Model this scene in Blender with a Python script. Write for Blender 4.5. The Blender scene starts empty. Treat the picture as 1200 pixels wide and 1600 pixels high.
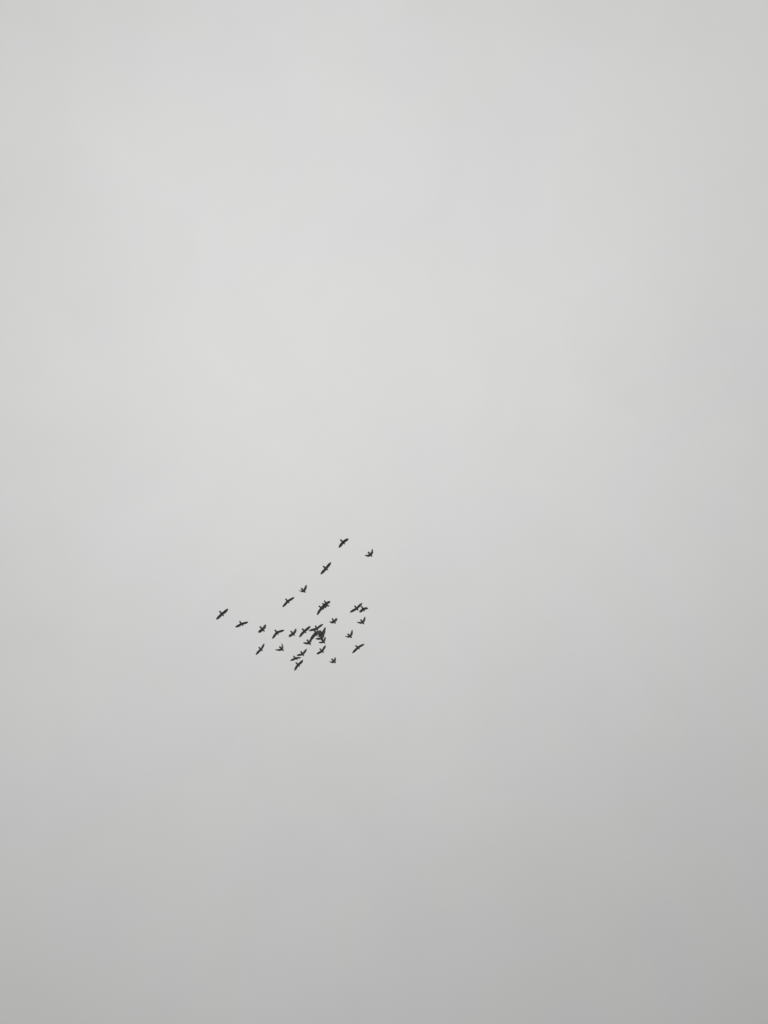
import bpy, bmesh, math, random
from mathutils import Vector, Matrix, noise

S = bpy.context.scene
C = S.collection
R = math.radians

# ------------------------------------------------------------------ camera
EL = R(68)                                   # looking steeply up at the flock
cam_d = bpy.data.cameras.new('camera')
cam_d.sensor_fit = 'VERTICAL'
cam_d.sensor_height = 32.0
cam_d.lens = 32.0 * 1232.0 / 1600.0
cam_d.clip_start = 0.05
cam_d.clip_end = 20000
cam = bpy.data.objects.new('camera', cam_d)
C.objects.link(cam)
cam.location = (0, 0, 1.6)
cam.rotation_euler = (R(90) + EL, 0, 0)
S.camera = cam

# ------------------------------------------------------------------ sky: closed grey overcast over a faint clear sky
SUN_EL, SUN_AZ = R(70.6), R(-26.0)           # azimuth from +Y towards +X
sun_dir = Vector((math.cos(SUN_EL) * math.sin(SUN_AZ), math.cos(SUN_EL) * math.cos(SUN_AZ), math.sin(SUN_EL)))
world = bpy.data.worlds.new('World')
S.world = world
world.use_nodes = True
nt = world.node_tree
N, L = nt.nodes, nt.links
N.clear()


def nd(tree, typ, **kw):
    n = tree.nodes.new(typ)
    for k, v in kw.items():
        setattr(n, k, v)
    return n


def mth(op, a, b=None, clamp=False):
    n = nd(nt, 'ShaderNodeMath', operation=op, use_clamp=clamp)
    for i, v in enumerate((a, b)):
        if v is None:
            continue
        if isinstance(v, (int, float)):
            n.inputs[i].default_value = v
        else:
            L.new(v, n.inputs[i])
    return n.outputs[0]


tc = nd(nt, 'ShaderNodeTexCoord')
nrm = nd(nt, 'ShaderNodeVectorMath', operation='NORMALIZE')
L.new(tc.outputs['Generated'], nrm.inputs[0])
sep = nd(nt, 'ShaderNodeSeparateXYZ')
L.new(nrm.outputs[0], sep.inputs[0])
z = mth('MAXIMUM', sep.outputs['Z'], 0.0)
cie = mth('DIVIDE', mth('ADD', mth('MULTIPLY', z, 2.0), 1.0), 3.0)     # standard overcast sky, darker to the horizon
# cloud is never even: bend the outline of the bright area with soft noise
wn = nd(nt, 'ShaderNodeTexNoise')
wn.inputs['Scale'].default_value = 3.2
wn.inputs['Detail'].default_value = 5.0
wn.inputs['Roughness'].default_value = 0.5
L.new(nrm.outputs[0], wn.inputs['Vector'])
wc = nd(nt, 'ShaderNodeVectorMath', operation='SUBTRACT')
L.new(wn.outputs['Color'], wc.inputs[0])
wc.inputs[1].default_value = (0.5, 0.5, 0.5)
ws = nd(nt, 'ShaderNodeVectorMath', operation='SCALE')
ws.inputs['Scale'].default_value = 0.22
L.new(wc.outputs[0], ws.inputs[0])
wa = nd(nt, 'ShaderNodeVectorMath', operation='ADD')
L.new(nrm.outputs[0], wa.inputs[0])
L.new(ws.outputs[0], wa.inputs[1])
wrp = nd(nt, 'ShaderNodeVectorMath', operation='NORMALIZE')
L.new(wa.outputs[0], wrp.inputs[0])
dot = nd(nt, 'ShaderNodeVectorMath', operation='DOT_PRODUCT')
L.new(wrp.outputs[0], dot.inputs[0])
# thinner and thicker places in the cloud deck: direction, angular size, more or less light coming through
thin = None
for v, size, k in (
                         ((-0.201, 0.026, 0.979), 0.21, 0.08),
                         ((0.218, 0.201, 0.955), 0.14, 0.035),
                         ((0.348, -0.107, 0.932), 0.25, 0.045),
                         ((0.445, 0.721, 0.530), 0.28, -0.06)):
    dn = nd(nt, 'ShaderNodeVectorMath', operation='DOT_PRODUCT')
    L.new(wrp.outputs[0], dn.inputs[0])
    dn.inputs[1].default_value = Vector(v).normalized()
    e = mth('MULTIPLY', mth('EXPONENT', mth('MULTIPLY', mth('SUBTRACT', 1.0, dn.outputs['Value']), -1.0 / size ** 2)), k)
    thin = e if thin is None else mth('ADD', thin, e)
GLOW = sun_dir                               # the sun behind the cloud brightens the deck around it
dot.inputs[1].default_value = GLOW
ang2 = mth('MULTIPLY', mth('SUBTRACT', 1.0, dot.outputs['Value']), 2.0)
gl = mth('EXPONENT', mth('MULTIPLY', ang2, -0.5 / 0.762 ** 2))
lum = mth('ADD', mth('ADD', mth('MULTIPLY', gl, 0.5587), 1.0), thin)
lum = mth('MULTIPLY', mth('MULTIPLY', mth('POWER', cie, 0.82), lum), 0.4410)
# the cloud deck: broad soft unevenness and a finer, fainter mottle
n1 = nd(nt, 'ShaderNodeTexNoise')
n1.inputs['Scale'].default_value = 2.6
n1.inputs['Detail'].default_value = 3.0
n1.inputs['Roughness'].default_value = 0.55
n1.inputs['Distortion'].default_value = 0.5
L.new(nrm.outputs[0], n1.inputs['Vector'])
mpv = nd(nt, 'ShaderNodeVectorMath', operation='ADD')
mpv.inputs[1].default_value = (4.3, 1.7, 8.2)
L.new(nrm.outputs[0], mpv.inputs[0])
n2 = nd(nt, 'ShaderNodeTexNoise')
n2.inputs['Scale'].default_value = 7.0
n2.inputs['Detail'].default_value = 9.0
n2.inputs['Roughness'].default_value = 0.6
n2.inputs['Distortion'].default_value = 0.8
L.new(mpv.outputs[0], n2.inputs['Vector'])
var = mth('ADD', mth('ADD', mth('MULTIPLY', mth('SUBTRACT', n1.outputs['Fac'], 0.5), 0.045),
              mth('MULTIPLY', mth('SUBTRACT', n2.outputs['Fac'], 0.5), 0.075)), 1.0)
lum = mth('MULTIPLY', lum, var)
# very faint shifts between a cool and a slightly warm grey
n3 = nd(nt, 'ShaderNodeTexNoise')
n3.inputs['Scale'].default_value = 5.0
n3.inputs['Detail'].default_value = 4.0
n3.inputs['Distortion'].default_value = 1.0
L.new(mpv.outputs[0], n3.inputs['Vector'])
mr = nd(nt, 'ShaderNodeMapRange', interpolation_type='SMOOTHSTEP')
mr.inputs['From Min'].default_value = 0.44
mr.inputs['From Max'].default_value = 0.56
L.new(n3.outputs['Fac'], mr.inputs['Value'])
tint = nd(nt, 'ShaderNodeMix', data_type='RGBA')
L.new(mr.outputs[0], tint.inputs['Factor'])
tint.inputs['A'].default_value = (1.003, 1.002, 0.984, 1)
tint.inputs['B'].default_value = (0.999, 0.998, 0.993, 1)
sc = nd(nt, 'ShaderNodeVectorMath', operation='SCALE')
L.new(tint.outputs['Result'], sc.inputs[0])
L.new(mth('MULTIPLY', lum, 10.0), sc.inputs['Scale'])                  # background strength is 0.1
sky = nd(nt, 'ShaderNodeTexSky', sky_type='NISHITA')
sky.sun_disc = False
sky.sun_elevation = SUN_EL
sky.sun_rotation = SUN_AZ
cover = nd(nt, 'ShaderNodeMix', data_type='RGBA')
cover.inputs['Factor'].default_value = 0.985                           # cloud cover
L.new(sky.outputs[0], cover.inputs['A'])
L.new(sc.outputs[0], cover.inputs['B'])
bg = nd(nt, 'ShaderNodeBackground')
bg.inputs['Strength'].default_value = 0.1
L.new(cover.outputs['Result'], bg.inputs['Color'])
wo = nd(nt, 'ShaderNodeOutputWorld')
L.new(bg.outputs[0], wo.inputs['Surface'])

# ------------------------------------------------------------------ sun, spread wide by the cloud
sd = bpy.data.lights.new('sun', 'SUN')
sd.energy = 0.6
sd.angle = R(25)
sd.color = (1.0, 0.97, 0.93)
sun = bpy.data.objects.new('sun', sd)
C.objects.link(sun)
sun.rotation_euler = sun_dir.to_track_quat('Z', 'Y').to_euler()

S.view_settings.view_transform = 'Standard'
S.view_settings.look = 'None'
S.view_settings.exposure = 0.0
S.view_settings.gamma = 1.0
S.view_settings.use_curve_mapping = False


# ------------------------------------------------------------------ materials
def noise_mat(name, c1, c2, scale, rough, bump=0.0, spec=0.3, stretch=(1, 1, 1)):
    m = bpy.data.materials.new(name)
    m.use_nodes = True
    t = m.node_tree
    b = t.nodes['Principled BSDF']
    b.inputs['Roughness'].default_value = rough
    b.inputs['Specular IOR Level'].default_value = spec
    co = nd(t, 'ShaderNodeTexCoord')
    mp = nd(t, 'ShaderNodeMapping')
    mp.inputs['Scale'].default_value = stretch
    t.links.new(co.outputs['Object'], mp.inputs[0])
    n = nd(t, 'ShaderNodeTexNoise')
    n.inputs['Scale'].default_value = scale
    n.inputs['Detail'].default_value = 6
    t.links.new(mp.outputs[0], n.inputs['Vector'])
    r = nd(t, 'ShaderNodeValToRGB')
    r.color_ramp.elements[0].position = 0.35
    r.color_ramp.elements[0].color = (*c1, 1)
    r.color_ramp.elements[1].position = 0.65
    r.color_ramp.elements[1].color = (*c2, 1)
    t.links.new(n.outputs['Fac'], r.inputs[0])
    t.links.new(r.outputs[0], b.inputs['Base Color'])
    if bump:
        bp = nd(t, 'ShaderNodeBump')
        bp.inputs['Strength'].default_value = bump
        bp.inputs['Distance'].default_value = 0.01
        t.links.new(n.outputs['Fac'], bp.inputs['Height'])
        t.links.new(bp.outputs[0], b.inputs['Normal'])
    return m


PLUMAGE = noise_mat('plumage', (0.25, 0.254, 0.262), (0.30, 0.304, 0.31), 14, 0.75, 0.3, 0.2, (1, 3, 1))
BEAK = noise_mat('beak', (0.16, 0.155, 0.15), (0.22, 0.21, 0.20), 60, 0.5)
GRASS = noise_mat('grass_ground', (0.13, 0.13, 0.105), (0.22, 0.215, 0.19), 0.05, 0.95, 0.0, 0.1)

# ------------------------------------------------------------------ the ground, gently rolling, out to the horizon
radii = [0, 3, 8, 16, 30, 55, 90, 150, 240, 400, 650, 1000, 1600, 2600, 4200, 6500]
seg = 72
gv = [(0, 0, 0)]
for r in radii[1:]:
    for k in range(seg):
        a = 2 * math.pi * k / seg
        x, y = r * math.cos(a), r * math.sin(a)
        h = (noise.noise(Vector((x, y, 0)) / 180) * 0.016 * min(r, 500)) if r > 20 else 0
        gv.append((x, y, h - max(0, r - 3000) * 0.002))
gf = [(0, 1 + k, 1 + (k + 1) % seg) for k in range(seg)]
for i in range(len(radii) - 2):
    a0, b0 = 1 + i * seg, 1 + (i + 1) * seg
    gf += [(a0 + k, b0 + k, b0 + (k + 1) % seg, a0 + (k + 1) % seg) for k in range(seg)]
gm = bpy.data.meshes.new('ground')
gm.from_pydata(gv, [], gf)
gm.materials.append(GRASS)
for p in gm.polygons:
    p.use_smooth = True
ground = bpy.data.objects.new('ground', gm)
C.objects.link(ground)
ground['kind'] = 'structure'

# ------------------------------------------------------------------ the birds
SH, ARM, HAND = 0.022, 0.125, 0.19           # shoulder offset, arm and hand length of a wing, in metres
# body rings from bill tip to tail tip: x, half width, half height, z
RINGS = [
    (0.173, 0.0025, 0.002, 0.008), (0.167, 0.008, 0.006, 0.010), (0.160, 0.022, 0.018, 0.012),
    (0.148, 0.032, 0.028, 0.013), (0.130, 0.033, 0.030, 0.012), (0.112, 0.028, 0.027, 0.009),
    (0.092, 0.027, 0.027, 0.005), (0.072, 0.031, 0.032, 0.001),
    (0.052, 0.036, 0.038, 0.0), (0.016, 0.038, 0.041, -0.002), (-0.022, 0.036, 0.037, -0.002), (-0.060, 0.029, 0.024, 0.0),
    (-0.074, 0.026, 0.015, 0.002), (-0.090, 0.023, 0.008, 0.003), (-0.106, 0.019, 0.004, 0.003), (-0.122, 0.013, 0.002, 0.002),
    (-0.134, 0.005, 0.0012, 0.002)]
R0 = 8                                       # first of the four rings that carry the wing root
NS = 12


def bird_mesh(phl, phr, ph2, sa, shl, shr, seed):
    """One continuous body: lofted trunk, neck, head, bill and tail, each wing grown out of the trunk's side."""
    rnd = random.Random(seed)
    bm = bmesh.new()
    rings = []
    for x, w, h, zc in RINGS:
        rings.append([bm.verts.new((x, 1.22 * w * math.cos(2 * math.pi * k / NS), zc + h * math.sin(2 * math.pi * k / NS)))
                      for k in range(NS)])
    for i in range(len(rings) - 1):
        for k in range(NS):
            if R0 <= i < R0 + 3 and k in (0, NS - 1, NS // 2 - 1, NS // 2):
                continue                     # the openings the wings grow from
            f = bm.faces.new((rings[i][k], rings[i][(k + 1) % NS], rings[i + 1][(k + 1) % NS], rings[i + 1][k]))
            f.material_index = 1 if i < 2 else 0
    bm.faces.new(rings[0][::-1]).material_index = 1
    bm.faces.new(rings[-1])
    # drop the side vertices inside the opening
    for i in (R0 + 1, R0 + 2):
        for k in (0, NS // 2):
            bm.verts.remove(rings[i][k])
    for s, ph, sh in ((1, phl, shl), (-1, phr, shr)):
        mid, upk, lok = (0, 1, NS - 1) if s > 0 else (NS // 2, NS // 2 - 1, NS // 2 + 1)
        loop = [rings[R0][mid]] + [rings[R0 + j][upk] for j in range(4)] + [rings[R0 + 3][mid]] + \
               [rings[R0 + j][lok] for j in (3, 2, 1, 0)]
        a = Vector((math.sin(sa), s * math.cos(sa) * math.cos(ph), math.cos(sa) * math.sin(ph)))
        b = Vector((-math.sin(sh), s * math.cos(sh) * math.cos(ph + ph2), math.cos(sh) * math.sin(ph + ph2)))
        S0 = Vector((0, s * SH, 0.01))
        W = S0 + a * ARM
        st = []                              # centre, span direction, chord, thickness
        for t, c, th in ((0.32, 0.136, 0.018), (0.66, 0.134, 0.012)):
            st.append((S0 + a * ARM * t, a, c, th))
        st.append((W, (a + b).normalized(), 0.130, 0.010))
        for t, c, th in ((0.22, 0.121, 0.008), (0.45, 0.107, 0.006), (0.66, 0.087, 0.005), (0.84, 0.068, 0.004),
                         (0.96, 0.048, 0.003), (1.03, 0.026, 0.002)):
            st.append((W + b * HAND * t, b, 1.16 * c * (1 + rnd.uniform(-0.03, 0.03)), th))
        prev = loop
        X = Vector((1, 0, 0))
        for cen, d, c, th in st:
            ch = (X - d * X.dot(d)).normalized()
            n = ch.cross(d) * (-s)
            n.normalize()
            if n.z * math.cos(ph) < 0:
                n = -n
            fr = 0.44
            pts = [(fr, 0.0), (fr - 0.10, 0.6), (fr - 0.33, 0.65), (fr - 0.62, 0.42), (fr - 0.88, 0.16), (fr - 1.0, 0.0),
                   (fr - 0.88, -0.08), (fr - 0.62, -0.2), (fr - 0.33, -0.4), (fr - 0.10, -0.5)]
            cur = [bm.verts.new(cen + ch * (c * u) + n * (th * v)) for u, v in pts]
            for k in range(10):
                q = (prev[k], prev[(k + 1) % 10], cur[(k + 1) % 10], cur[k])
                bm.faces.new(q if s > 0 else q[::-1])
            prev = cur
        bm.faces.new(prev if s > 0 else prev[::-1])
    bmesh.ops.recalc_face_normals(bm, faces=bm.faces)
    me = bpy.data.meshes.new('bird')
    bm.to_mesh(me)
    bm.free()
    me.materials.append(PLUMAGE)
    me.materials.append(BEAK)
    for p in me.polygons:
        p.use_smooth = True
    return me


# x, y, z, heading, pitch, bank, left and right wing raise, hand raise, arm sweep, left and right hand sweep (degrees), label
BIRDS = [
    (-6.746, 16.231, 30.44, -122.8, -1, 25.9, -20.3, -26.2, 6, 3.7, -8.9, -1.3,
     'dark bird at the far left end of the flock, wings spread long and straight'),
    (-6.163, 17.275, 31.424, -118.9, -5.4, -1.1, -20.3, -5.8, 13, -1.4, 4, 6.5,
     "second bird from the flock's left end, wings spread in a shallow bent line"),
    (-4.903, 16.31, 29.33, -129.8, 4.8, 22.7, 43.6, 40.1, 16.5, -1.7, 1.1, 10.4,
     "third bird from the flock's left end, with short blunt raised wings"),
    (-4.426, 16.841, 29.962, -116.6, -8.4, 21.6, -30.3, -33.4, 3.1, 1, 4.4, 1.5,
     'bird left of the cluster whose long wings bend almost at a right angle'),
    (-3.9, 17.503, 30.99, -126.2, 1.1, 21.4, 37.5, 35.6, 18.4, -3.5, -1.4, 16.5,
     'short winged bird between the sharply bent bird and the dense cluster'),
    (-5.56, 19.103, 32.309, -121.6, -11.2, 33.4, 28.8, 17.2, -0.5, -4.6, 3.2, 15.1,
     'lower left bird with long narrow wings slanting steeply, left of a V shaped bird'),
    (-4.101, 16.958, 28.885, -121.9, -11.8, 27.8, 53.4, 44.2, 15.6, 2.1, -1, -6.3,
     'V shaped bird with thin wings low on the left, beside a steeply slanting bird'),
    (-3.606, 18.902, 31.601, -115.5, -5.6, 18, 40.5, 41, 0, -6.8, 2.1, 7,
     'topmost bird of the close trio at the bottom, one long wing raised right'),
    (-3.829, 18.708, 30.95, -129, -8.2, -14.1, -22.4, 2.6, 3.7, 2, 2.6, 5.2,
     'middle bird of the close trio at the bottom, right wing pointing level'),
    (-3.825, 19.474, 31.624, -126.2, -6.4, 26.1, -30.2, -35.1, 3.9, 8.9, -15.4, -1.1,
     'lowest bird of the whole flock, bottom of the close trio, wings spread and slanting'),
    (-2.756, 18.868, 31.796, -126.3, -7.7, 21.3, 38.4, 36.3, -3.6, -3.8, 9.8, 7.5,
     'bird with evenly spread slanting wings just below the dense cluster, right of the trio'),
    (-1.163, 16.385, 31.191, -121.3, -5.1, 18.9, 18.6, 18.5, -2.5, 0.9, 4.8, 2.2,
     'long winged bird at the upper right touching the head of a smaller bird'),
    (-0.925, 17.131, 32.471, -119.5, 4.8, 16, -55.5, -54.3, 3.5, 9.1, 1, -15.7,
     "small bird at the upper right whose head touches a larger bird's wing"),
    (-0.898, 16.695, 30.559, -120, -7.3, 15.4, 42.2, 43, 18.4, -0.4, 3.6, -1.1,
     'V winged bird at the right edge of the flock, just below the touching pair'),
    (-2.146, 17.056, 31.258, -120.2, 2.9, 18.4, 40.4, 40.6, 29.8, -3.2, 19.3, -1.9,
     'small bird with stubby rounded wings alone above and right of the dense cluster'),
    (-1.419, 17.17, 30.228, -126.8, -10.5, 13.8, 38.8, 42.7, 21.5, -0, 0.7, 2.8,
     'V winged bird right of the cluster, above the long winged bird at lower right'),
    (-1.137, 18.354, 31.245, -127, -10.9, 10.2, -16.8, -10.8, 3.3, 1.8, 4.5, 3.8,
     'long winged bird gliding at the lower right of the flock, below a V winged bird'),
    (-2.146, 18.607, 30.558, -127.6, -3.3, 22.2, 54.3, 49.7, 20.1, -6.2, 11.3, -4.2,
     "small stubby winged bird at the bottom right, the flock's lowest on that side"),
    (-3.26, 14.955, 30.077, -126, -10.9, 12.6, 39.1, 42.9, 26, 1, 7.1, -4.6,
     'small V winged bird high on the left, between two long winged birds'),
    (-4.123, 16.194, 31.465, -119.4, -11, 23.3, -19.7, -24.3, 5, 2, 1.3, -2.7,
     'long winged bird on the left, just below and left of a small V winged one'),
    (-2.557, 15.77, 30.114, -132.8, -13.6, 20.4, -9.5, -9.1, -4.5, 4.2, 0.2, 4.1,
     'lower left bird of the overlapping three above the cluster, wing reaching far down'),
    (-2.631, 17.316, 33.335, -122, 4.6, 15.4, -52.7, -49.8, 3, 9.7, -11.4, -5.4,
     'uppermost bird of the overlapping three above the cluster, one wing raised right'),
    (-2.548, 16.43, 31.484, -123, -1.9, 13.2, -56.5, -54.7, 3.5, 8.8, 10.2, -21.3,
     'middle bird of the overlapping three above the cluster, right wing tip pointing level'),
    (-1.714, 13.512, 31.669, -130.9, -0.8, 17.4, -40.1, -38.9, 3.3, 3.3, -0.8, -2.7,
     'highest bird of the flock, at the very top, wings spread and drooping'),
    (-0.551, 13.578, 30.588, -125.3, -7.4, 15.6, 34.9, 37.4, 29, -0.1, -4.6, -2.9,
     'V winged bird at the top right of the flock, right of the highest bird'),
    (-2.449, 14.654, 31.516, -135, -2.7, 19.8, 15.1, 14.4, -1.4, -1.7, 4.5, 5.2,
     'bird with long straight wings slanting steeply, just below the highest bird'),
    (-3.378, 17.242, 30.757, -123.7, -6.3, 22.9, -13.1, -15.2, -0.8, 4.7, -4.8, 4.8,
     'leftmost bird of the dense cluster, its upper wing touching the next bird'),
    (-2.799, 16.796, 30.206, -106.2, -10, 19.7, 20.1, 19.2, -4, 2.8, 5.8, -0.3,
     'top bird of the dense cluster, upper wing standing free toward the right'),
    (-2.402, 14.409, 25.82, -110.8, 4.4, 42.9, 29.6, 11.2, -3.9, -18.3, 24.3, 25.8,
     'middle bird of the dense cluster, long wing reaching down to a lower bird'),
    (-3.042, 16.939, 29.334, -120, 0.2, 22.5, 62.4, 57.5, -3.6, -4, 12.2, -14.4,
     'V winged bird at the lower left corner of the dense cluster'),
    (-2.589, 17.032, 30.239, -123, -2, 14.6, 48.5, 52.1, -2.2, -3.3, -5.6, 3.7,
     'V winged bird at the right of the dense cluster, raised wing pointing up right'),
    (-2.614, 17.314, 30.315, -117.6, -4.3, 21.5, 52.8, 50.2, -1.7, -2.9, 1.5, -3.2,
     'overlapped V winged bird low in the cluster, left wing sticking out level'),
    (-2.778, 19.09, 32.937, -122.7, -10, 20.4, 56.3, 54.7, -2.3, -7.4, 9.9, 7,
     'lowest bird of the dense cluster, small with a curved left wing, lower right'),
    (-2.649, 17.606, 31.033, -122.6, 0.4, 17.1, 56.1, 57.8, -4.1, -1.8, -0.1, 12.7,
     'bird hidden in the thick right side of the dense cluster, between two V winged ones'),
]
for i, (x, y, zz, yaw, pitch, bank, phl, phr, ph2, sa, shl, shr, label) in enumerate(BIRDS):
    me = bird_mesh(R(phl), R(phr), R(ph2), R(sa), R(shl), R(shr), 11 + i)
    o = bpy.data.objects.new('bird', me)
    C.objects.link(o)
    o.matrix_world = Matrix.Translation((x, y, zz)) @ Matrix.Rotation(R(yaw), 4, 'Z') @ \
        Matrix.Rotation(R(-pitch), 4, 'Y') @ Matrix.Rotation(R(bank), 4, 'X')
    sub = o.modifiers.new('smooth', 'SUBSURF')
    sub.levels = sub.render_levels = 2
    o['label'] = label
    o['category'] = 'bird'
    o['group'] = 'birds flying together in the flock'
